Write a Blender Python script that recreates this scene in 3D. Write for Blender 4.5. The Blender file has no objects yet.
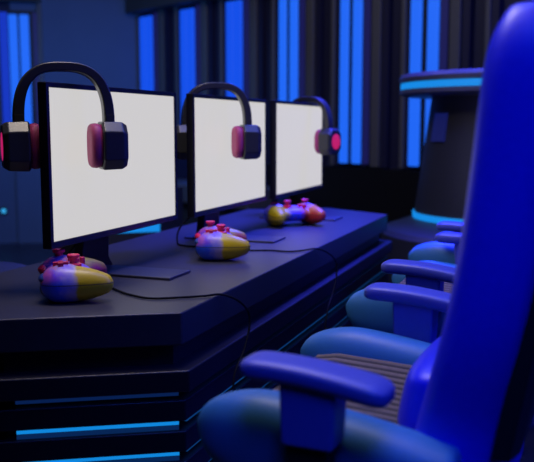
import bpy, bmesh, math, random
from mathutils import Vector, Matrix
random.seed(4)
S = bpy.context.scene
COL = S.collection
PI = math.pi
HC = 1.136          # height of the eye above the floor
DESK = 0.75

# ------------------------------------------------------------------ materials
def nodes(name):
    m = bpy.data.materials.new(name); m.use_nodes = True
    nt = m.node_tree
    return m, nt, nt.nodes['Principled BSDF']

def pm(name, col, rough=.5, metal=0., noise=.12, scale=40., bump=.0, spec=.5, sheen=0.):
    """principled with a little procedural variation of colour and roughness"""
    m, nt, b = nodes(name)
    tc = nt.nodes.new('ShaderNodeTexCoord')
    n = nt.nodes.new('ShaderNodeTexNoise'); n.inputs['Scale'].default_value = scale; n.inputs['Detail'].default_value = 3
    nt.links.new(tc.outputs['Object'], n.inputs['Vector'])
    r = nt.nodes.new('ShaderNodeMapRange')
    r.inputs['To Min'].default_value = 1-noise; r.inputs['To Max'].default_value = 1+noise
    nt.links.new(n.outputs['Fac'], r.inputs['Value'])
    mx = nt.nodes.new('ShaderNodeVectorMath'); mx.operation = 'SCALE'
    mx.inputs[0].default_value = col
    nt.links.new(r.outputs['Result'], mx.inputs['Scale'])
    nt.links.new(mx.outputs['Vector'], b.inputs['Base Color'])
    b.inputs['Roughness'].default_value = rough; b.inputs['Metallic'].default_value = metal
    b.inputs['Specular IOR Level'].default_value = spec
    if sheen:
        b.inputs['Sheen Weight'].default_value = sheen; b.inputs['Sheen Roughness'].default_value = .4
    if bump:
        bp = nt.nodes.new('ShaderNodeBump'); bp.inputs['Strength'].default_value = bump; bp.inputs['Distance'].default_value = .002
        nt.links.new(n.outputs['Fac'], bp.inputs['Height']); nt.links.new(bp.outputs['Normal'], b.inputs['Normal'])
    return m

def em(name, col, strength):
    m, nt, b = nodes(name)
    b.inputs['Base Color'].default_value = (.02, .02, .02, 1)
    b.inputs['Emission Color'].default_value = (*col, 1)
    b.inputs['Emission Strength'].default_value = strength
    b.inputs['Roughness'].default_value = .5
    return m

M = {}
M['desk'] = pm('desk_laminate', (.034, .033, .040), .42, 0, .15, 60, .05)
M['tier'] = pm('tier_laminate', (.010, .010, .018), .40, 0, .15, 60, .05)
M['plate'] = pm('stand_metal', (.060, .062, .10), .34, .3)
M['black'] = pm('black_plastic', (.010, .010, .012), .38)
M['bezel'] = pm('bezel_plastic', (.006, .006, .014), .35)
M['cable'] = pm('cable_rubber', (.005, .005, .006), .8, spec=.15)
M['screen'] = em('screen_glow', (.615, .600, .585), 1.0)
M['led_front'] = em('cyan_led', (.005, .24, .72), 1.0)
M['led_side'] = em('side_led', (.003, .04, .16), 1.0)  # dimmer copy of the same LED, its grazing-view dimness put into the emission
M['led_glow'] = em('painted_led_glow', (.002, .013, .075), 1.0)  # reflected LED glow put into emission
M['led_spill'] = em('painted_led_spill', (.002, .018, .085), 1.0)  # LED glow on the slab below, put into emission
M['tube'] = em('blue_tube', (.012, .135, .92), 1.0)
M['tube_far'] = em('blue_tube_far', (.005, .075, .80), 1.0)
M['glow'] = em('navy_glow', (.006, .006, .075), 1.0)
M['ring'] = em('ring_led', (.004, .25, .78), 1.0)
M['wall_dark'] = pm('wall_navy', (.012, .013, .05), .6)
M['wall_panel'] = pm('wall_blue_panel', (.09, .14, .25), .7, 0, .1, 3)
M['rail'] = pm('rail_grey', (.11, .11, .115), .45)
M['soffit'] = pm('soffit_grey', (.06, .06, .065), .7)
M['floor'] = pm('floor_vinyl', (.018, .02, .035), .3, 0, .2, 8)
M['ceiling'] = pm('ceiling_black', (.01, .01, .014), .9)
M['counter'] = pm('counter_grey', (.085, .085, .10), .4)
M['counter_dark'] = pm('counter_dark', (.03, .03, .034), .5)
M['counter_panel'] = em('counter_panel_blue', (.004, .007, .085), 1.)  # blue reflection put into emission
M['phone'] = pm('headphone_shell', (.030, .031, .034), .32)
M['pad'] = pm('pink_cushion', (.38, .035, .15), .6, 0, .1, 80)
M['emblem'] = em('pink_badge', (.55, .012, .13), .9)
M['back'] = pm('chair_blue_leather', (.009, .016, .80), .42, 0, .08, 90, .05)
M['arm'] = pm('chair_arm_blue', (.068, .088, .46), .45, 0, .06, 70, .03)
M['bolster'] = pm('chair_bolster_blue', (.028, .17, .40), .5, 0, .08, 90, .05)
M['rib'] = pm('seat_ribbed_cloth', (.19, .14, .10), .8, 0, .2, 120, .3)
def ribbed(m, period, low):      # darker bands at a regular period across the seat
    nt = m.node_tree; L = nt.links.new; b = nt.nodes['Principled BSDF']
    tc = nt.nodes.new('ShaderNodeTexCoord'); sp = nt.nodes.new('ShaderNodeSeparateXYZ'); L(tc.outputs['Object'], sp.inputs[0])
    a = nt.nodes.new('ShaderNodeMath'); a.operation = 'MULTIPLY'; a.inputs[1].default_value = 2*PI/period; L(sp.outputs['Y'], a.inputs[0])
    c = nt.nodes.new('ShaderNodeMath'); c.operation = 'SINE'; L(a.outputs[0], c.inputs[0])
    r = nt.nodes.new('ShaderNodeMapRange'); r.inputs['From Min'].default_value = -.5; r.inputs['From Max'].default_value = .5; r.inputs['To Min'].default_value = low
    L(c.outputs[0], r.inputs['Value'])
    v = nt.nodes.new('ShaderNodeVectorMath'); v.operation = 'SCALE'
    L(b.inputs['Base Color'].links[0].from_socket, v.inputs[0]); L(r.outputs['Result'], v.inputs['Scale']); L(v.outputs['Vector'], b.inputs['Base Color'])
ribbed(M['rib'], .027, .25)
M['chair_black'] = pm('chair_black_shell', (.008, .008, .010), .5)
M['stick'] = pm('pink_stick', (.78, .02, .09), .4)
M['trigger'] = pm('trigger_navy', (.02, .05, .25), .4)
M['stool'] = pm('stool_vinyl', (.025, .035, .07), .6)

def pad_material(name, far_col, far_low):
    """painted splatter shell: violet and blue body, yellow near grip, red on the far grip"""
    m, nt, b = nodes(name)
    L = nt.links.new
    tc = nt.nodes.new('ShaderNodeTexCoord'); sep = nt.nodes.new('ShaderNodeSeparateXYZ')
    nz = nt.nodes.new('ShaderNodeTexNoise'); nz.inputs['Scale'].default_value = 14; nz.inputs['Detail'].default_value = 4
    L(tc.outputs['Object'], nz.inputs['Vector']); L(tc.outputs['Object'], sep.inputs['Vector'])
    nz2 = nt.nodes.new('ShaderNodeTexNoise'); nz2.inputs['Scale'].default_value = 26; nz2.inputs['Detail'].default_value = 3
    L(tc.outputs['Object'], nz2.inputs['Vector'])
    def math_(op, a, b_, clamp=False):
        n = nt.nodes.new('ShaderNodeMath'); n.operation = op; n.use_clamp = clamp
        for i, v in enumerate((a, b_)):
            if isinstance(v, (int, float)): n.inputs[i].default_value = v
            else: L(v, n.inputs[i])
        return n.outputs[0]
    def mask(v, at, width, wob, n=nz):      # 0..1 step of v around at, wobbled by noise
        w = math_('MULTIPLY', math_('SUBTRACT', n.outputs['Fac'], .5), wob)
        s = math_('ADD', math_('SUBTRACT', v, at), w)
        return math_('ADD', math_('DIVIDE', s, width), .5, True)
    def mix(f, a, c):
        n = nt.nodes.new('ShaderNodeMix'); n.data_type = 'RGBA'
        L(f, n.inputs['Factor'])
        for k, v in ((6, a), (7, c)):
            if isinstance(v, tuple): n.inputs[k].default_value = (*v, 1)
            else: L(v, n.inputs[k])
        return n.outputs[2]
    x, y, z = sep.outputs
    body = mix(mask(z, .052, .016, .06), (.015, .08, .85), (.17, .05, .70))
    body = mix(mask(z, .078, .02, .06, nz2), body, (.34, .22, .55))
    body = mix(math_('MULTIPLY', mask(x, -.062, -.03, .10, nz2), mask(z, .06, .03, .05)), body, (.60, .10, .25))
    spl = math_('MULTIPLY', mask(nz2.outputs['Fac'], .60, .06, 0), .7)
    body = mix(spl, body, (.62, .12, .22))
    lav = mix(mask(x, -.030, .03, .09, nz2), body, (.36, .30, .55))
    near = mix(mask(x, -.008, .012, .07), lav, (.56, .40, .004))
    near = mix(mask(y, -.036, .02, .04), near, body)
    farg = mix(mask(z, .058, .02, .06), far_low, far_col)
    far = mix(mask(x, .004, .03, .07), body, farg)
    col = mix(mask(y, .02, .03, .03), near, far)
    # dark seam between the two shell halves
    sm = nt.nodes.new('ShaderNodeMath'); sm.operation = 'ABSOLUTE'; L(math_('SUBTRACT', z, .043), sm.inputs[0])
    seam = math_('LESS_THAN', sm.outputs[0], .0013)
    col = mix(math_('MULTIPLY', seam, .75), col, (.02, .02, .02))
    L(col, b.inputs['Base Color']); b.inputs['Roughness'].default_value = .38
    return m
M['pad_shell'] = pad_material('gamepad_shell_yellow', (.42, .33, .05), (.42, .02, .06))
M['pad_shell_orange'] = pad_material('gamepad_shell_orange', (.62, .16, .02), (.50, .03, .03))

# ------------------------------------------------------------------ mesh helpers
def link(name, bm, mat, parent=None, bevel=0., seg=2, smooth=True, sub=0, loc=None, rot=None, angle=40):
    me = bpy.data.meshes.new(name)
    bmesh.ops.recalc_face_normals(bm, faces=bm.faces)
    bm.to_mesh(me); bm.free()
    if smooth:
        for p in me.polygons: p.use_smooth = True
    o = bpy.data.objects.new(name, me); COL.objects.link(o)
    o.data.materials.append(mat)
    if bevel:
        b = o.modifiers.new('bevel', 'BEVEL'); b.width = bevel; b.segments = seg; b.limit_method = 'ANGLE'; b.angle_limit = math.radians(angle)
        b.harden_normals = True
    if sub:
        s = o.modifiers.new('sub', 'SUBSURF'); s.levels = sub; s.render_levels = sub
    if parent: o.parent = parent
    if loc is not None: o.location = loc
    if rot is not None: o.rotation_euler = rot
    return o

def thing(name, label, cat, loc=(0, 0, 0), rz=0, group=None):
    o = bpy.data.objects.new(name, None); COL.objects.link(o)
    o.empty_display_size = .05
    o.location = loc; o.rotation_euler = (0, 0, rz)
    tag(o, label, cat, group); return o

def tag(o, label, cat, group=None):
    o['label'] = label; o['category'] = cat
    if group: o['group'] = group
    return o

def struct(o): o['kind'] = 'structure'; return o

def box(bm, x0, x1, y0, y1, z0, z1, mat=None):
    v = [bm.verts.new((x, y, z)) for z in (z0, z1) for x, y in ((x0, y0), (x1, y0), (x1, y1), (x0, y1))]
    if mat is not None:
        for q in v: q.co = mat @ q.co
    for f in ((3, 2, 1, 0), (4, 5, 6, 7), (0, 1, 5, 4), (1, 2, 6, 5), (2, 3, 7, 6), (3, 0, 4, 7)):
        bm.faces.new([v[i] for i in f])
    return bm

def loft(bm, rings, cap=True, closed=True):
    R = [[bm.verts.new(p) for p in r] for r in rings]
    n = len(R[0])
    for a, b in zip(R, R[1:]):
        for i in range(n if closed else n-1):
            j = (i+1) % n
            bm.faces.new((a[i], a[j], b[j], b[i]))
    if cap:
        bm.faces.new(R[0][::-1]); bm.faces.new(R[-1])
    return bm

def prism(bm, pts, z0, z1):
    return loft(bm, [[(x, y, z0) for x, y in pts], [(x, y, z1) for x, y in pts]])

def sup(t, a, b, n=2.):
    c, s = math.cos(t), math.sin(t)
    return (a*math.copysign(abs(c)**(2/n), c), b*math.copysign(abs(s)**(2/n), s))

def lathe(bm, prof, n=48, c=(0, 0)):
    rings = [[(c[0]+r*math.cos(2*PI*i/n), c[1]+r*math.sin(2*PI*i/n), z) for i in range(n)] for r, z in prof]
    return loft(bm, rings)

def tube(bm, pts, r, n=10):
    P = [Vector(p) for p in pts]; rings = []
    up = Vector((0, 0, 1))
    for i, p in enumerate(P):
        t = (P[min(i+1, len(P)-1)]-P[max(i-1, 0)]).normalized()
        a = t.cross(up)
        if a.length < .05: a = t.cross(Vector((1, 0, 0)))
        a.normalize(); b = a.cross(t).normalized()
        rr = r[i] if isinstance(r, (list, tuple)) else r
        rings.append([tuple(p+a*rr*math.cos(2*PI*k/n)+b*rr*math.sin(2*PI*k/n)) for k in range(n)])
    return loft(bm, rings)

def spline(pts, k=8):
    P = [Vector(p) for p in pts]; out = []
    for i in range(len(P)-1):
        p0 = P[max(i-1, 0)]; p1 = P[i]; p2 = P[i+1]; p3 = P[min(i+2, len(P)-1)]
        for j in range(k):
            t = j/k
            out.append(.5*((2*p1)+(p2-p0)*t+(2*p0-5*p1+4*p2-p3)*t*t+(-p0+3*p1-3*p2+p3)*t**3))
    out.append(P[-1]); return out

def sphere(bm, c, r, u=16, v=10):
    r = r if isinstance(r, (tuple, list)) else (r, r, r)
    bmesh.ops.create_uvsphere(bm, u_segments=u, v_segments=v, radius=1, matrix=Matrix.Translation(c) @ Matrix.Diagonal((*r, 1)))
    return bm

def voxel_blend(bm, size, smooth_it, fac=.5):
    """fuse overlapping lumps into one smooth skin"""
    me = bpy.data.meshes.new('lump'); bm.to_mesh(me); bm.free()
    o = bpy.data.objects.new('lump', me); COL.objects.link(o)
    r = o.modifiers.new('r', 'REMESH'); r.mode = 'VOXEL'; r.voxel_size = size
    s = o.modifiers.new('s', 'SMOOTH'); s.iterations = smooth_it; s.factor = fac
    dg = bpy.context.evaluated_depsgraph_get()
    out = bmesh.new(); out.from_mesh(o.evaluated_get(dg).to_mesh())
    bpy.data.objects.remove(o)
    return out

def copy_thing(root, loc, rz, label, group=None):
    r = root.copy(); COL.objects.link(r); r.location = loc; r.rotation_euler = (0, 0, rz)
    r['label'] = label
    if group: r['group'] = group
    for ch in [c for c in COL.objects if c.parent == root]:
        c = ch.copy(); COL.objects.link(c); c.parent = r
        for g in [q for q in COL.objects if q.parent == ch]:
            d = g.copy(); COL.objects.link(d); d.parent = c
    return r

# ------------------------------------------------------------------ the room
bm = bmesh.new(); box(bm, -7.5, 4.5, -2.5, 9.5, -.1, 0)
struct(link('floor', bm, M['floor'], smooth=False))
bm = bmesh.new(); box(bm, -7.5, 4.5, -2.5, 9.5, 3.1, 3.2)
struct(link('ceiling', bm, M['ceiling'], smooth=False))

# right wall: six lit bays in a row, turned 118 degrees off the desk axis
STEP = Vector((.586, -.310, 0)); SL = STEP.length; ANG = math.atan2(STEP.y, STEP.x)
W0 = Vector((-3.866, 7.172, 0))           # centre of the first bay
TUBE0, TUBE1 = .862, 2.20
wr = bmesh.new()
s0, s1 = -.15, 5.2*SL+2.2
box(wr, s0, s1, .03, .16, 0, 3.1)                       # wall slab, front face at y = +.03
for k in range(-0, 9):                                  # fluting: grey fins between the recesses
    c = k*SL
    for a, b in ((.165, .235), (.44, .52), (-.24, -.165)):
        x0, x1 = c+a*SL*1.0, c+b*SL*1.0
        if x0 > s0 and x1 < s1: box(wr, x0, x1, -.015, .04, TUBE0-.02, 3.1)
ROT = Matrix.Translation(W0) @ Matrix.Rotation(ANG, 4, 'Z')
def wallspace(o): o.matrix_world = ROT; return o
wall_right = struct(wallspace(link('wall_right', wr, M['wall_dark'], smooth=False)))
fr = bmesh.new()
for k in range(0, 9):
    c = k*SL
    for a, b in ((.30, .42), (-.30, -.245)):
        box(fr, c+a*SL, c+b*SL, -.03, .04, TUBE0-.02, 3.1)
struct(wallspace(link('trim_1', fr, M['rail'], smooth=False, bevel=.006)))
bm = bmesh.new(); box(bm, s0, s1, -.16, .04, 2.215, 3.1)
struct(wallspace(link('trim_2', bm, M['soffit'], smooth=False)))
bm = bmesh.new(); box(bm, 2.5*SL, s1, -.06, .04, 0, TUBE0-.03)
struct(wallspace(link('trim_6', bm, M['black'], smooth=False)))
bm = bmesh.new(); box(bm, s0, 2.5*SL, -.06, .04, 0, TUBE0-.03)
struct(wallspace(link('trim_7', bm, M['wall_dark'], smooth=False)))
def wall_light(matrix, label, tubes, tm):
    t = thing('wall_light', label, 'wall light', group='vertical blue wall lights')
    t.matrix_world = matrix
    h = bmesh.new(); box(h, -.125, .185, -.012, .03, TUBE0-.012, 2.215)
    link('housing', h, M['chair_black'], t, smooth=False)
    for x0, x1 in tubes:
        q = bmesh.new(); box(q, x0, x1, -.035, -.008, TUBE0, 2.18)
        link('light_tube', q, tm, t, bevel=.012, seg=3)
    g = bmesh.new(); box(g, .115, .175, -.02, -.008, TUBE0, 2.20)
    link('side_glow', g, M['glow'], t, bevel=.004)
    return t
labels = ['blue vertical wall light just beyond the top edge of the monitor closest to the camera',
          'blue vertical wall light rising behind the headband of the middle headphones',
          'blue vertical wall light rising above the top edge of the middle monitor',
          'blue vertical wall light rising above the screen of the farthest monitor',
          'blue vertical wall light beside the pink badge of the farthest headphones',
          'blue vertical wall light crossed by the lit top of the round counter']
for k in range(6):
    tb = ((-.106, -.010), (.004, .100)) if k < 3 else ((-.105, -.024), (.018, .104)) if k < 5 else ((-.12, -.03), (.02, .11))
    wall_light(ROT @ Matrix.Translation((k*SL, 0, 0)), labels[k], tb, M['tube_far'] if k < 3 else M['tube'])

# middle wall: smooth panel washed with blue
A = Vector((-4.72, 6.78, 0)); B = Vector((-3.99, 7.26, 0))
def wallbox(name, P, Q, mat, z0, z1, d0=0., d1=.12, ext0=0., ext1=0.):
    d = (Q-P); L = d.length; a = math.atan2(d.y, d.x)
    b_ = bmesh.new(); box(b_, -ext0, L+ext1, d0, d1, z0, z1)
    o = link(name, b_, mat, smooth=False); o.matrix_world = Matrix.Translation(P) @ Matrix.Rotation(a, 4, 'Z'); return struct(o)
wallbox('wall_back', A, B, M['wall_panel'], 0, 3.1, ext0=.35, ext1=.25)
# left wall with its own light
Lc = Vector((-4.94, 6.64, 0)); la = math.radians(30)
LR = Matrix.Translation(Lc) @ Matrix.Rotation(la, 4, 'Z')
bm = bmesh.new(); box(bm, -1.9, .19, .03, .15, TUBE0-.03, 3.1)
o = struct(link('wall_left', bm, M['wall_dark'], smooth=False)); o.matrix_world = LR
bm = bmesh.new(); box(bm, -1.9, .19, .03, .15, 0, TUBE0-.03)
o = struct(link('trim_3', bm, M['wall_panel'], smooth=False)); o.matrix_world = LR
bm = bmesh.new(); box(bm, .16, .20, -.05, .15, TUBE0-.03, 3.1); box(bm, -.26, -.2, -.03, .05, TUBE0-.03, 3.1)
o = struct(link('trim_4', bm, M['rail'], smooth=False, bevel=.005)); o.matrix_world = LR
bm = bmesh.new(); box(bm, -1.9, .2, -.14, .05, 2.29, 3.1)
o = struct(link('trim_5', bm, M['soffit'], smooth=False)); o.matrix_world = LR
t = wall_light(LR @ Matrix.Translation((0, 0, 0)), 'blue vertical wall light standing alone behind the headphones closest to the camera', ((-.105, -.025), (-.005, .08)), M['tube'])
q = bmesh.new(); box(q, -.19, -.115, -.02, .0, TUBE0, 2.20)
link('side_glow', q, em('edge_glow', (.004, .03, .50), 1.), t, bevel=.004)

# ------------------------------------------------------------------ desk
CX = -1.08
def hexa(out):   # long hexagonal outline, grown outward by out
    k = math.tan(math.radians(30))
    fx, y0, y1 = -.748+out, 1.512-out*k, 3.56+out*k
    tip0, tip1 = 1.512-.192-out/math.cos(math.radians(30)), 3.56+.192+out/math.cos(math.radians(30))
    bx = 2*CX-fx
    return [(fx, y0), (fx, y1), (CX, tip1), (bx, y1), (bx, y0), (CX, tip0)]
def hexo(out, z0, z1): return prism(bmesh.new(), hexa(out), z0, z1)
desk = thing('gaming_desk', 'long dark hexagonal desk with stepped tiers and thin cyan light lines', 'desk', (CX, 2.536, 0))
def dk(name, bm, mat, **k):
    for v in bm.verts: v.co -= Vector((CX, 2.536, 0))
    return link(name, bm, mat, desk, **k)
dk('desktop', hexo(0, .679, .75), M['desk'], bevel=.004, seg=2, smooth=False)
dk('core', hexo(-.03, .04, .685), M['chair_black'], smooth=False)
def strip(i0, i1, out, z0, z1, ta=.02, tb=.02, th=.012):
    H = hexa(out); p, q = Vector(H[i0]), Vector(H[i1]); d = (q-p).normalized(); p = p+d*ta; q = q-d*tb
    n = Vector((d.y, -d.x)); c = Vector((CX, 2.536))
    if n.dot((p+q)/2-c) < 0: n = -n
    return prism(bmesh.new(), [tuple(p), tuple(q), tuple(q-n*th), tuple(p-n*th)], z0, z1)
z = HC-.505; k = 0
while z > .1:
    dk('tier', hexo(.022 if k == 0 else 0.008, z-.047, z), M['tier'], bevel=.004, seg=2, smooth=False)
    zz = z-.047
    if k == 0:
        mats = ('led_glow', 'led_glow')  # top band is reflected LED glow, painted as a dim emissive strip
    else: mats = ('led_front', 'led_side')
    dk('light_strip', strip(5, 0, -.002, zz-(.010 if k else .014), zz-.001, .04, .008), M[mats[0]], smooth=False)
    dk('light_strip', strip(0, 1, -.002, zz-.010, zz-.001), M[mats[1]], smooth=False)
    if k > 0: dk('painted_glow', strip(5, 0, -.002, zz-.021, zz-.010, .04, .008), M['led_spill'], smooth=False)  # added band: painted glow of the strip on the chamfer below
    if k < 4:
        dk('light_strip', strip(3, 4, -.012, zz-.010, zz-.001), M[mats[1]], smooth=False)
    z -= .068; k += 1
dk('plinth', hexo(-.05, 0, .06), M['chair_black'], smooth=False)

# ------------------------------------------------------------------ monitors
MW, MH, MZ = .62, .349, HC-.0885
def monitor(y, label):
    t = thing('monitor', label, 'monitor', (-1.188, y, DESK), 0, 'monitors along the desk')
    zc = MZ-DESK; xs = .085      # screen plane relative to the root
    b = bmesh.new()              # bezel as a frame round the screen
    o = [(-MW/2-.012, zc-MH/2-.016), (MW/2+.012, zc-MH/2-.016), (MW/2+.012, zc+MH/2+.012), (-MW/2-.012, zc+MH/2+.012)]
    i = [(-MW/2, zc-MH/2), (MW/2, zc-MH/2), (MW/2, zc+MH/2), (-MW/2, zc+MH/2)]
    loft(b, [[(xs-.020, *p) for p in o], [(xs+.004, *p) for p in o], [(xs+.004, *p) for p in i], [(xs-.004, *p) for p in i]], cap=True)
    link('bezel', b, M['bezel'], t, bevel=.002, smooth=False)
    b = bmesh.new(); box(b, xs-.003, xs+.0005, -MW/2, MW/2, zc-MH/2, zc+MH/2)
    link('screen', b, M['screen'], t, smooth=False)
    b = bmesh.new(); box(b, xs-.036, xs-.018, -.12, .12, zc-.11, zc+.11)
    link('rear_housing', b, M['black'], t, bevel=.008, smooth=False)
    b = bmesh.new()
    loft(b, [[(x0+xx, yy, zz) for xx, yy in ((-.014, -w), (.014, -w), (.014, w), (-.014, w))] for x0, w, zz in
             ((-.010, .085, .004), (-.012, .068, .03), (-.007, .062, .09), (.018, .060, .16), (.044, .058, .21), (.05, .055, .26))])
    link('neck', b, M['bezel'], t, bevel=.003, smooth=False)
    b = bmesh.new()
    prism(b, [(-.075, -.062), (.254, -.062), (.254, .062), (-.075, .062)], 0, .007)
    link('base_plate', b, M['plate'], t, bevel=.002, smooth=False)
    return t
m1 = monitor(1.883, 'monitor with blank pale screen, first on the desk, largest and sharpest of the three')
copy_thing(m1, (-1.166, 2.594, DESK), 0, 'monitor with blank pale screen standing second of three along the desk')
copy_thing(m1, (-1.147, 3.282, DESK), 0, 'monitor with blank pale screen at the far end of the desk, smallest of the three')

# ------------------------------------------------------------------ headphones
def headphones(loc, rz, label):
    t = thing('headphones', label, 'headphones', loc, rz, 'headphones over the monitor edges')
    # arch in the local x-z plane, swept flat strip; origin midway between the cups
    rings = []; N = 40
    for i in range(N+1):
        a = PI*i/N
        e = 2.8
        x = .103*math.copysign(abs(math.cos(a))**(2/e), math.cos(a)); zz = .045+.137*abs(math.sin(a))**(2/e)
        a2 = min(max(a, .02), PI-.02)
        tx, tz = .105*(-math.sin(a)), .165*math.cos(a)
        # normal from gradient of the superellipse
        nx = math.copysign(abs(x/.105)**(e-1)/.105, x); nz = abs((zz-.045)/.137)**(e-1)/.137
        l = math.hypot(nx, nz); nx /= l; nz /= l
        th = .0125-.002*math.sin(a); w = .017+.004*math.sin(a)
        rings.append([(x+nx*p, q, zz+nz*p) for p, q in ((-th, -w), (-th, w), (th, w), (th, -w))])
    b = bmesh.new(); loft(b, rings)
    link('headband', b, M['phone'], t, bevel=.004, seg=2, angle=60)
    for s in (-1, 1):
        # octagonal cup, axis along x
        def oct_(h, w, c):
            return [(y, zz) for y, zz in ((-w, -h*.58), (-w*.6, -h), (w*.6, -h), (w, -h*.58), (w, h*.58), (w*.6, h), (-w*.6, h), (-w, h*.58))]
        rr = []
        for x, k in ((-.030, .93), (-.026, 1.), (.018, .97), (.030, .84)):
            rr.append([(s*(.111+x), y*k, zz*k) for y, zz in oct_(.057, .050, 0)])
        b = bmesh.new(); loft(b, rr)
        cup = link('ear_cup', b, M['phone'], t, bevel=.004, seg=2, smooth=False, angle=20)
        rr = []
        for x, k in ((-.029, .94), (-.040, 1.0), (-.049, .98), (-.0535, .90), (-.055, .70), (-.0535, .30)):
            rr.append([(s*(.111+x), *sup(2*PI*j/32, .046*k, .053*k, 3)) for j in range(32)])
        b = bmesh.new(); loft(b, rr)
        link('ear_cushion', b, M['pad'], cup)
        b = bmesh.new()
        loft(b, [[(s*(.111+x), r*math.cos(2*PI*j/28), r*math.sin(2*PI*j/28)) for j in range(28)] for x, r in ((.026, .034), (.0296, .034), (.0306, .031), (.0308, .012))])
        link('badge', b, M['emblem'], cup)
        # yoke where the band meets the cup
        b = bmesh.new(); box(b, s*.103-.012, s*.103+.012, -.018, .018, .040, .075)
        link('yoke', b, M['phone'], cup, bevel=.004, smooth=False)
    return t
h1 = headphones((-1.111, 1.645, HC-.046), math.radians(42), 'black headphones with pink cushions at the near corner of the first monitor')
copy_thing(h1, (-1.089, 2.475, HC-.052), math.radians(35), 'black headphones with pink cushions at the corner of the middle monitor')
copy_thing(h1, (-1.075, 3.43, HC-.066), math.radians(-16), 'black headphones with glowing pink outer badge at the farthest monitor')

# ------------------------------------------------------------------ game controllers
def controller(loc, rz, label, mat):
    t = thing('game_controller', label, 'game controller', loc, rz, 'painted game controllers on the desk')
    K = 1.48
    b = bmesh.new()
    sphere(b, (-.012, 0, .033), (.040, .060, .021))
    for s in (-1, 1):
        sphere(b, (-.020, s*.044, .034), (.034, .030, .026))
        for i in range(9):
            f = i/8
            x = -.026+f*.062; y = s*(.048+.010*f); zz = .0300-.001*f; r = .0290-.0120*f**2.2
            sphere(b, (x, y, zz), (r, r*.92, r*.98))
    for v in b.verts: v.co *= K
    b = voxel_blend(b, .0045, 7)
    zmin = min(v.co.z for v in b.verts)
    for v in b.verts: v.co.z -= zmin
    link('shell', b, mat, t)
    oz = -zmin
    def cyl(name, x, y, prof, m, parent=t):
        q = bmesh.new(); lathe(q, [(r*K, zz*K+oz) for r, zz in prof], 24, (x*K, y*K)); return link(name, q, m, parent, bevel=.001)
    for x, y in ((-.004, -.018), (-.024, .043)):
        cyl('thumbstick', x, y, ((.006, .045), (.006, .0635), (.0095, .064), (.0098, .068), (.0085, .0695), (.006, .0675)), M['stick'])
        cyl('stick_collar', x, y, ((.012, .045), (.012, .0545), (.0095, .056)), M['stick'])
    q = bmesh.new()
    for sx, sy in ((.011, .0038), (.0038, .011)): box(q, (-.024-sx)*K, (-.024+sx)*K, (-.045-sy)*K, (-.045+sy)*K, .050*K+oz, .0625*K+oz)
    link('direction_pad', q, M['stick'], t, smooth=False)
    for dx, dy in ((.009, 0), (-.009, 0), (0, .009), (0, -.009)):
        cyl('face_button', .002+dx, .022+dy, ((.0042, .045), (.0042, .0575), (.003, .0585)), M['stick'])
    for s in (-1, 1):
        q = bmesh.new(); sphere(q, (-.046*K, s*.041*K, .038*K+oz), (.011*K, .020*K, .008*K), 20, 12)
        link('bumper', q, M['stick'] if s > 0 else M['trigger'], t)
        q = bmesh.new(); sphere(q, (-.045*K, s*.041*K, .023*K+oz), (.010*K, .015*K, .012*K), 20, 12)
        link('trigger', q, M['trigger'], t)
    return t
controller((-1.055, 1.590, DESK), math.radians(36), 'purple and yellow painted controller in front of the monitor closest to the camera', M['pad_shell'])
controller((-.962, 2.225, DESK), math.radians(25), 'purple and yellow painted controller in front of the middle monitor', M['pad_shell'])
controller((-1.005, 3.03, DESK), math.radians(-46), 'painted controller with one yellow and one orange grip before the farthest monitor', M['pad_shell_orange'])

def cable(pts, label, r=.0026):
    q = [Vector(p) for p in spline(pts)]
    for v in q: v.z = max(v.z, .0035) if v.x > -.75 else max(v.z, .7532)
    b = bmesh.new(); tube(b, q, r, 10)
    return tag(link('cable', b, M['cable']), label, 'cable', 'controller cables over the desk edge')
cable([(-1.03, 1.690, .7535), (-.98, 1.650, .7535), (-.929, 1.618, .7535), (-.868, 1.600, .7535), (-.809, 1.633, .7535), (-.765, 1.666, .7538), (-.742, 1.698, .7525), (-.722, 1.735, .737),
       (-.708, 1.764, .714), (-.700, 1.774, .690), (-.698, 1.768, .660), (-.699, 1.738, .615), (-.703, 1.690, .57), (-.70, 1.67, .50), (-.69, 1.66, .38), (-.66, 1.66, .2), (-.64, 1.67, .03), (-.55, 1.75, .004)],
      'thin black cable curving from the closest controller over the desk edge')
cable([(-.95, 2.33, .7535), (-.90, 2.35, .7535), (-.860, 2.365, .7535), (-.800, 2.362, .7535), (-.766, 2.40, .7538), (-.742, 2.455, .7525), (-.722, 2.500, .737),
       (-.708, 2.535, .715), (-.700, 2.55, .69), (-.698, 2.54, .65), (-.699, 2.50, .60), (-.70, 2.45, .56), (-.70, 2.42, .48), (-.69, 2.41, .3), (-.66, 2.41, .03), (-.55, 2.5, .004)],
      'thin black cable curving from the middle controller over the desk edge')
b = bmesh.new(); tube(b, spline([(-1.17, 2.50, .86), (-1.21, 2.44, .80), (-1.20, 2.40, .757), (-1.16, 2.365, .7535), (-1.11, 2.37, .7535), (-1.09, 2.40, .765)]), .003, 10)
tag(link('cable', b, M['cable']), 'short black cable looping from the middle monitor to the desk behind the controller', 'cable')
b = bmesh.new(); tube(b, spline([(-1.15, 1.80, .88), (-1.19, 1.77, .82), (-1.215, 1.74, .775), (-1.21, 1.70, .7535), (-1.16, 1.66, .7535)]), .003, 10)
tag(link('cable', b, M['cable']), 'short black cable hanging under the screen of the monitor closest to the camera', 'cable')

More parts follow.
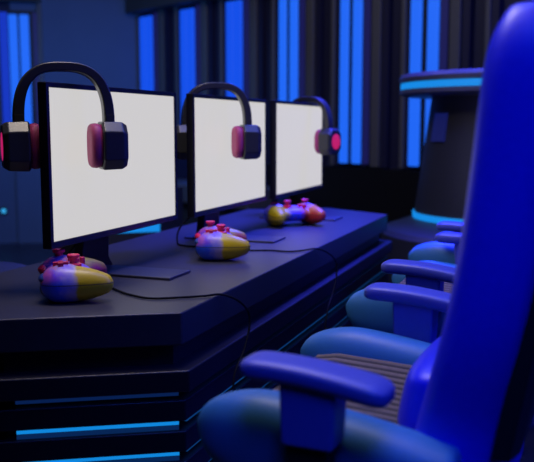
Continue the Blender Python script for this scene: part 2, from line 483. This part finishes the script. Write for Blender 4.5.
# ------------------------------------------------------------------ gaming chairs
def chair(loc, rz, label):
    """local x points to the back of the chair (world +x), y sideways, z up"""
    t = thing('gaming_chair', label, 'chair', loc, rz, 'blue gaming chairs facing the desk')
    cx, cy = -.30, 1.34         # design coordinates of the base centre
    def P(name, b, mat, parent=t, **k):
        for v in b.verts: v.co -= Vector((cx, cy, 0))
        return link(name, b, mat, parent, **k)
    zz = lambda v: v+HC
    # seat side bolsters
    for s in (-1, 1):
        yc = cy+s*.217; rings = []
        for i in range(29):
            f = i/28; x = -.541+f*.416
            u = min(1, f/.30); tip = math.sqrt(max(0.0, 1-(1-u)**2)); tip = max(tip, .06)
            top = -.462+.062*tip-.055*max(0, f-.30)**1.3*1.3
            bot = -.462-.085*tip
            hw = .052*max(tip, .12)
            zc = (top+bot)/2; hh = (top-bot)/2
            rings.append([(x, yc+sup(2*PI*j/24, hw, hh, 2.5)[0], zz(zc+sup(2*PI*j/24, hw, hh, 2.5)[1])) for j in range(24)])
        P('seat_bolster', loft(bmesh.new(), rings), M['bolster'], sub=1)
    # ribbed seat centre
    b = bmesh.new(); n = 0
    y0, y1 = cy-.175, cy+.175; K = 26
    prof = []
    for i in range(K*8+1):
        y = y0+(y1-y0)*i/(K*8); prof.append((y, -.452-.006*((2*(i/(K*8))-1)**2*-1+1)+.006*abs(math.sin(PI*i/8))))
    rings = []
    for x, dz in ((-.495, -.05), (-.50, -.02), (-.485, -.004), (-.44, 0.004), (-.34, 0.0), (-.23, -.006), (-.15, -.012)):
        rings.append([(x, y, zz(q+dz)) for y, q in prof]+[(x, y1, zz(-.53)), (x, y0, zz(-.53))])
    loft(b, rings); P('seat_cushion', b, M['rib'])
    b = bmesh.new(); box(b, -.47, -.13, cy-.23, cy+.23, zz(-.585), zz(-.52)); P('seat_pan', b, M['chair_black'], bevel=.02, smooth=False)
    # backrest
    rings = []
    zs = [-.56, -.55, -.50, -.45, -.42, -.37, -.30, -.22, -.12, -.02, .06, .10, .125, .145, .158, .165]
    for q in zs:
        f = (q+.42)/.56
        xf = -.204+.060*max(min(f, 1.2), -.3)+.010*math.sin(max(0, min(1, f))*PI)
        xf -= .022*max(0, .32-f)/.32
        xb = -.056+.088*f
        hw = .228+.012*math.sin(PI*max(0, min(1, f)))-(.0 if f > .25 else .02*min(1, (.25-f)/.25))
        if q > .06:
            u = (q-.06)/.105; hw -= .06*(1-math.sqrt(max(0, 1-u*u)))
            xf += .035*u**2.5; xb -= .035*u**2.5
        xm = (xf+xb)/2; hx = (xb-xf)/2
        ring = []
        for j in range(40):
            a, c = sup(2*PI*j/40, hx, hw, 3.2)
            w = 1-abs(c)/hw          # front dished between the wings
            dish = .030*min(1, w*2.2)*(1 if a < 0 else 0)*(abs(a)/hx)
            ring.append((xm+a+dish, cy+c, zz(q)))
        rings.append(ring)
    back = P('backrest', loft(bmesh.new(), rings), M['back'], sub=1)
    # head part rising above the shoulders
    rings = []
    for q in (.11, .14, .18, .23, .28, .32, .345, .36):
        u = max(0, (q-.28)/.08); hw = .150-.05*(1-math.sqrt(max(0, 1-min(u, 1)**2))); hx = .050*math.sqrt(max(.08, 1-min(u, 1)**2))
        x = -.032+.10*(q-.11)
        rings.append([(x+sup(2*PI*j/32, hx, hw, 3)[0], cy+sup(2*PI*j/32, hx, hw, 3)[1], zz(q)) for j in range(32)])
    P('headrest', loft(bmesh.new(), rings), M['back'], sub=1)
    # lumbar cushion low on the front of the backrest
    rings = []
    for i in range(13):
        f = i/12; q = -.495+.145*f; k = math.sqrt(max(.02, 1-(2*f-1)**4))
        x = -.212+.03*f
        rings.append([(x+sup(2*PI*j/28, .055*k, .165, 3)[0], cy+.02+sup(2*PI*j/28, .055*k, .165*min(1, k+.1), 3)[1], zz(q)) for j in range(28)])
    P('lumbar_cushion', loft(bmesh.new(), rings), M['back'], sub=1)
    # black shell behind
    rings = []
    for q in (-.46, -.44, -.3, -.1, .05, .10, .13):
        f = (q+.42)/.56; xb = -.064+.096*f; hw = .200
        if q > .04: hw -= .06*((q-.04)/.09)**2
        rings.append([(xb+x, cy+y, zz(q)) for x, y in ((-.02, -hw), (.006, -hw), (.016, -hw*.8), (.016, hw*.8), (.006, hw), (-.02, hw))])
    P('back_shell', loft(bmesh.new(), rings), M['chair_black'], back, bevel=.004, smooth=False)
    # armrests
    for s in (-1, 1):
        yc = cy+s*.288; rings = []
        for i in range(25):
            f = i/24; x = -.424+f*.218
            top = -.3200+.004*math.sin(PI*f)-.014*f**1.8
            e = min(f, 1-f)/.12; k = math.sqrt(max(.04, 1-(1-min(1, e))**2))
            hw = .037*(.55+.45*k); hh = .016*(.35+.65*k)
            zc = top-.0175-.006*f
            rings.append([(x, yc+sup(2*PI*j/20, hw, hh, 3.5)[0], zz(zc+sup(2*PI*j/20, hw, hh, 3.5)[1])) for j in range(20)])
        pad = P('armrest', loft(bmesh.new(), rings), M['arm'], sub=1)
        b = bmesh.new(); loft(b, [[(x, y, zz(q)) for x, y in ((x0, yc-.028), (x1, yc-.028), (x1, yc+.028), (x0, yc+.028))] for x0, x1, q in ((-.357, -.281, -.440), (-.359, -.279, -.41), (-.361, -.277, -.348))])
        P('arm_post', b, M['arm'], pad, bevel=.006, smooth=False)
        b = bmesh.new(); box(b, -.352, -.292, yc-.02, yc+.02, zz(-.575), zz(-.44)); box(b, -.352, -.292, min(yc, cy+s*.17), max(yc, cy+s*.17), zz(-.60), zz(-.56))
        P('arm_bracket', b, M['chair_black'], bevel=.004, smooth=False)
    # gas lift, star base and castors
    b = bmesh.new(); lathe(b, [(.026, .09), (.026, .33), (.018, .331), (.018, zz(-.585)), (.06, zz(-.585)), (.06, zz(-.575))], 24, (cx, cy)); P('gas_lift', b, M['chair_black'])
    for k in range(5):
        a = 2*PI*k/5+.3; R = Matrix.Translation((cx, cy, 0)) @ Matrix.Rotation(a, 4, 'Z')
        b = bmesh.new(); loft(b, [[R @ Vector((x, y, q)) for y, q in ((-w, z0), (w, z0), (w, z1), (-w, z1))] for x, w, z0, z1 in ((0.0, .03, .09, .13), (.12, .024, .08, .12), (.25, .018, .065, .095))])
        P('base_leg', b, M['chair_black'], bevel=.004, smooth=False)
        b = bmesh.new(); c = R @ Vector((.245, 0, .03)); d = R.to_3x3() @ Vector((0, 1, 0))
        tube(b, [c-d*.022, c-d*.02, c+d*.02, c+d*.022], [.024, .03, .03, .024], 20)
        q = R @ Vector((.245, 0, 0)); lathe(b, [(.008, .05), (.008, .08)], 10, (q.x, q.y))
        P('castor', b, M['chair_black'])
    return t
c1 = chair((-.282, 1.34, 0), math.radians(-4), 'blue gaming chair closest to the camera, tall backrest cropped by the frame')
copy_thing(c1, (-.275, 2.225, 0), math.radians(-4), 'blue gaming chair second along the row, mostly hidden by the closest chair')
copy_thing(c1, (-.275, 3.09, 0), math.radians(-4), 'blue gaming chair third along the row, just before the round counter')

# ------------------------------------------------------------------ round counter beyond the chairs
PC = (-.325, 4.40)
t = thing('round_counter', 'dark round counter with cyan light bands around its top and foot', 'counter', (*PC, 0))
def lp(name, prof, mat, par=t, n=72):
    b = bmesh.new(); lathe(b, prof, n); return link(name, b, mat, par, bevel=.003, angle=30)
lp('top_slab', ((.50, 1.350), (.535, 1.352), (.540, 1.375), (.53, 1.395), (.2, 1.396)), M['counter'])
lp('light_band', ((.50, 1.322), (.531, 1.322), (.531, 1.352), (.50, 1.352)), M['ring'])
lp('lower_rim', ((.36, 1.285), (.50, 1.286), (.536, 1.296), (.536, 1.319), (.50, 1.320)), M['counter'])
lp('pedestal', ((.45, .60), (.452, .66), (.40, 1.05), (.37, 1.29)), M['counter_dark'])
lp('foot_light', ((.44, .662), (.456, .662), (.458, .694), (.44, .694)), M['ring'])
lp('plinth', ((.62, 0), (.62, .585), (.60, .61), (.46, .660)), M['counter_dark'])
a0 = math.radians(-120)
b = bmesh.new(); loft(b, [[((r+o)*math.cos(a), (r+o)*math.sin(a), q) for r, o, q in ((.397, 0, 1.06), (.397, .012, 1.06), (.378, .012, 1.20), (.378, 0, 1.20))] for a in [math.radians(-146+2.6*i) for i in range(7)]])
link('reflection_panel', b, M['counter_panel'], t, smooth=False)  # blue reflection on the pedestal, painted as a faintly glowing panel

# low lit block behind the desk
BC = (-2.34, 3.97)
t = thing('light_block', 'dark six-sided block with one cyan lit face behind the closest monitor', 'light block', (*BC, 0))
hexp = lambda r, o=0: [(r*math.cos(math.radians(60*i+o)), r*math.sin(math.radians(60*i+o))) for i in range(6)]
OFF = -57+30+4
b = bmesh.new(); prism(b, hexp(.36, OFF), 0, .80); link('body', b, M['counter_dark'], t, bevel=.01, smooth=False)
H = hexp(.36, OFF)
best = min(range(6), key=lambda i: (Vector(H[i])+Vector(H[(i+1) % 6])).normalized().dot(Vector((-.5, .86))))
p, q = Vector(H[best]), Vector(H[(best+1) % 6]); n = ((p+q)/2).normalized()
p, q = p.lerp(q, .02), p.lerp(q, .98)
b = bmesh.new(); prism(b, [tuple(p), tuple(q), tuple(q+n*.006), tuple(p+n*.006)], .585, .665); link('lit_panel', b, M['ring'], t, smooth=False)

# stool behind the desk
t = thing('stool', 'round dark blue stool showing its rim beyond the back desk edge', 'stool', (-1.80, 2.10, 0))
b = bmesh.new(); lathe(b, [(.17, .59), (.20, .60), (.212, .63), (.208, .665), (.19, .675), (.10, .67)], 48); link('seat', b, M['stool'], t)
b = bmesh.new(); lathe(b, [(.03, .03), (.03, .63)], 20); link('post', b, M['black'], t)
b = bmesh.new(); lathe(b, [(.19, 0), (.19, .02), (.04, .045)], 40); link('base', b, M['black'], t)

# grey bench along the wall
t = thing('wall_bench', 'long dark grey bench against the lit wall behind the monitors', 'bench')
t.matrix_world = ROT @ Matrix.Translation((1.0, -.35, 0))
b = bmesh.new(); box(b, -1.0, 1.1, -.2, .25, .50, .66); link('seat', b, M['counter'], t, bevel=.02, smooth=False)
b = bmesh.new(); box(b, -.95, 1.05, -.15, .25, 0, .50); link('base', b, M['counter_dark'], t, smooth=False)

# small round spot lamp on the wall
t = thing('spot_lamp', 'small round cyan lamp glowing low on the blue wall', 'lamp')
t.matrix_world = LR @ Matrix.Translation((-.22, .02, .32))
def disc(name, r, y0, y1, mat):
    b = bmesh.new(); loft(b, [[(rr*math.cos(2*PI*j/24), y, rr*math.sin(2*PI*j/24)) for j in range(24)] for rr, y in ((r, y1), (r, y0))]); link(name, b, mat, t, smooth=False)
disc('housing', .035, -.012, .02, M['black']); disc('lens', .022, -.018, -.010, em('spot_lens', (.03, .35, .75), 1.2))

# ------------------------------------------------------------------ lights
def area(name, loc, target, size, energy, col, size_y=None):
    l = bpy.data.lights.new(name, 'AREA'); l.energy = energy; l.color = col; l.size = size
    if size_y: l.shape = 'RECTANGLE'; l.size_y = size_y
    o = bpy.data.objects.new(name, l); COL.objects.link(o); o.location = loc
    o.rotation_euler = (Vector(target)-Vector(loc)).to_track_quat('-Z', 'Y').to_euler(); return o
area('ceiling_blue_light', (-.2, 2.4, 3.0), (-.4, 2.4, 0), 1.2, 60, (.06, .14, 1.0), 3.5)
def spot(name, loc, target, energy, col, ang, blend, radius):
    l = bpy.data.lights.new(name, 'SPOT'); l.energy = energy; l.color = col; l.spot_size = math.radians(ang); l.spot_blend = blend; l.shadow_soft_size = radius
    o = bpy.data.objects.new(name, l); COL.objects.link(o); o.location = loc
    o.rotation_euler = (Vector(target)-Vector(loc)).to_track_quat('-Z', 'Y').to_euler(); return o
spot('desk_fill_spot', (-.7, 4.0, 2.9), (-.85, 3.3, .75), 1500, (.035, .045, 1.0), 58, 1.0, .3)  # unseen lamp added to turn the far desktop blue
spot('chair_fill_spot', (.35, .25, 2.9), (-.02, 1.25, .85), 260, (.025, .10, 1.0), 36, .6, .7)  # unseen lamp added to brighten the chairs, cone narrowed to spare the desk
area('side_blue_light', (2.4, 2.6, 2.3), (-.75, 2.3, .6), 1.2, 45, (.008, .03, 1.0))
area('ceiling_white_light', (-.9, 2.0, 3.0), (-.9, 2.0, 0), 1.5, 6, (1.0, .9, .8), 3.)
area('near_white_light', (-.95, 1.62, 2.8), (-.92, 1.55, .75), .6, 21, (1.0, .86, .74))
area('wall_wash_light', (-3.4, 5.2, 1.9), (-4.6, 6.8, .3), .8, 15, (.10, .32, 1.0))
area('far_white_light', (-2.0, 4.0, 3.0), (-2.6, 6.4, 1.4), 1.2, 16, (1.0, .95, .9))

w = bpy.data.worlds.new('world'); S.world = w; w.use_nodes = True
w.node_tree.nodes['Background'].inputs[0].default_value = (.02, .04, .16, 1)
w.node_tree.nodes['Background'].inputs[1].default_value = .03

# ------------------------------------------------------------------ camera
cd = bpy.data.cameras.new('camera'); cam = bpy.data.objects.new('camera', cd); COL.objects.link(cam)
cd.sensor_width = 36; cd.sensor_fit = 'HORIZONTAL'; cd.lens = 820/534*36
cam.location = (0, 0, HC); cam.rotation_euler = (math.radians(90-7.29), 0, math.radians(20.27))
cd.clip_start = .02
cd.dof.use_dof = True; cd.dof.focus_distance = 1.95; cd.dof.aperture_fstop = 3.6
S.camera = cam
S.view_settings.view_transform = 'Standard'; S.view_settings.look = 'None'
S.view_settings.exposure = 0; S.view_settings.gamma = 1; S.view_settings.use_curve_mapping = False
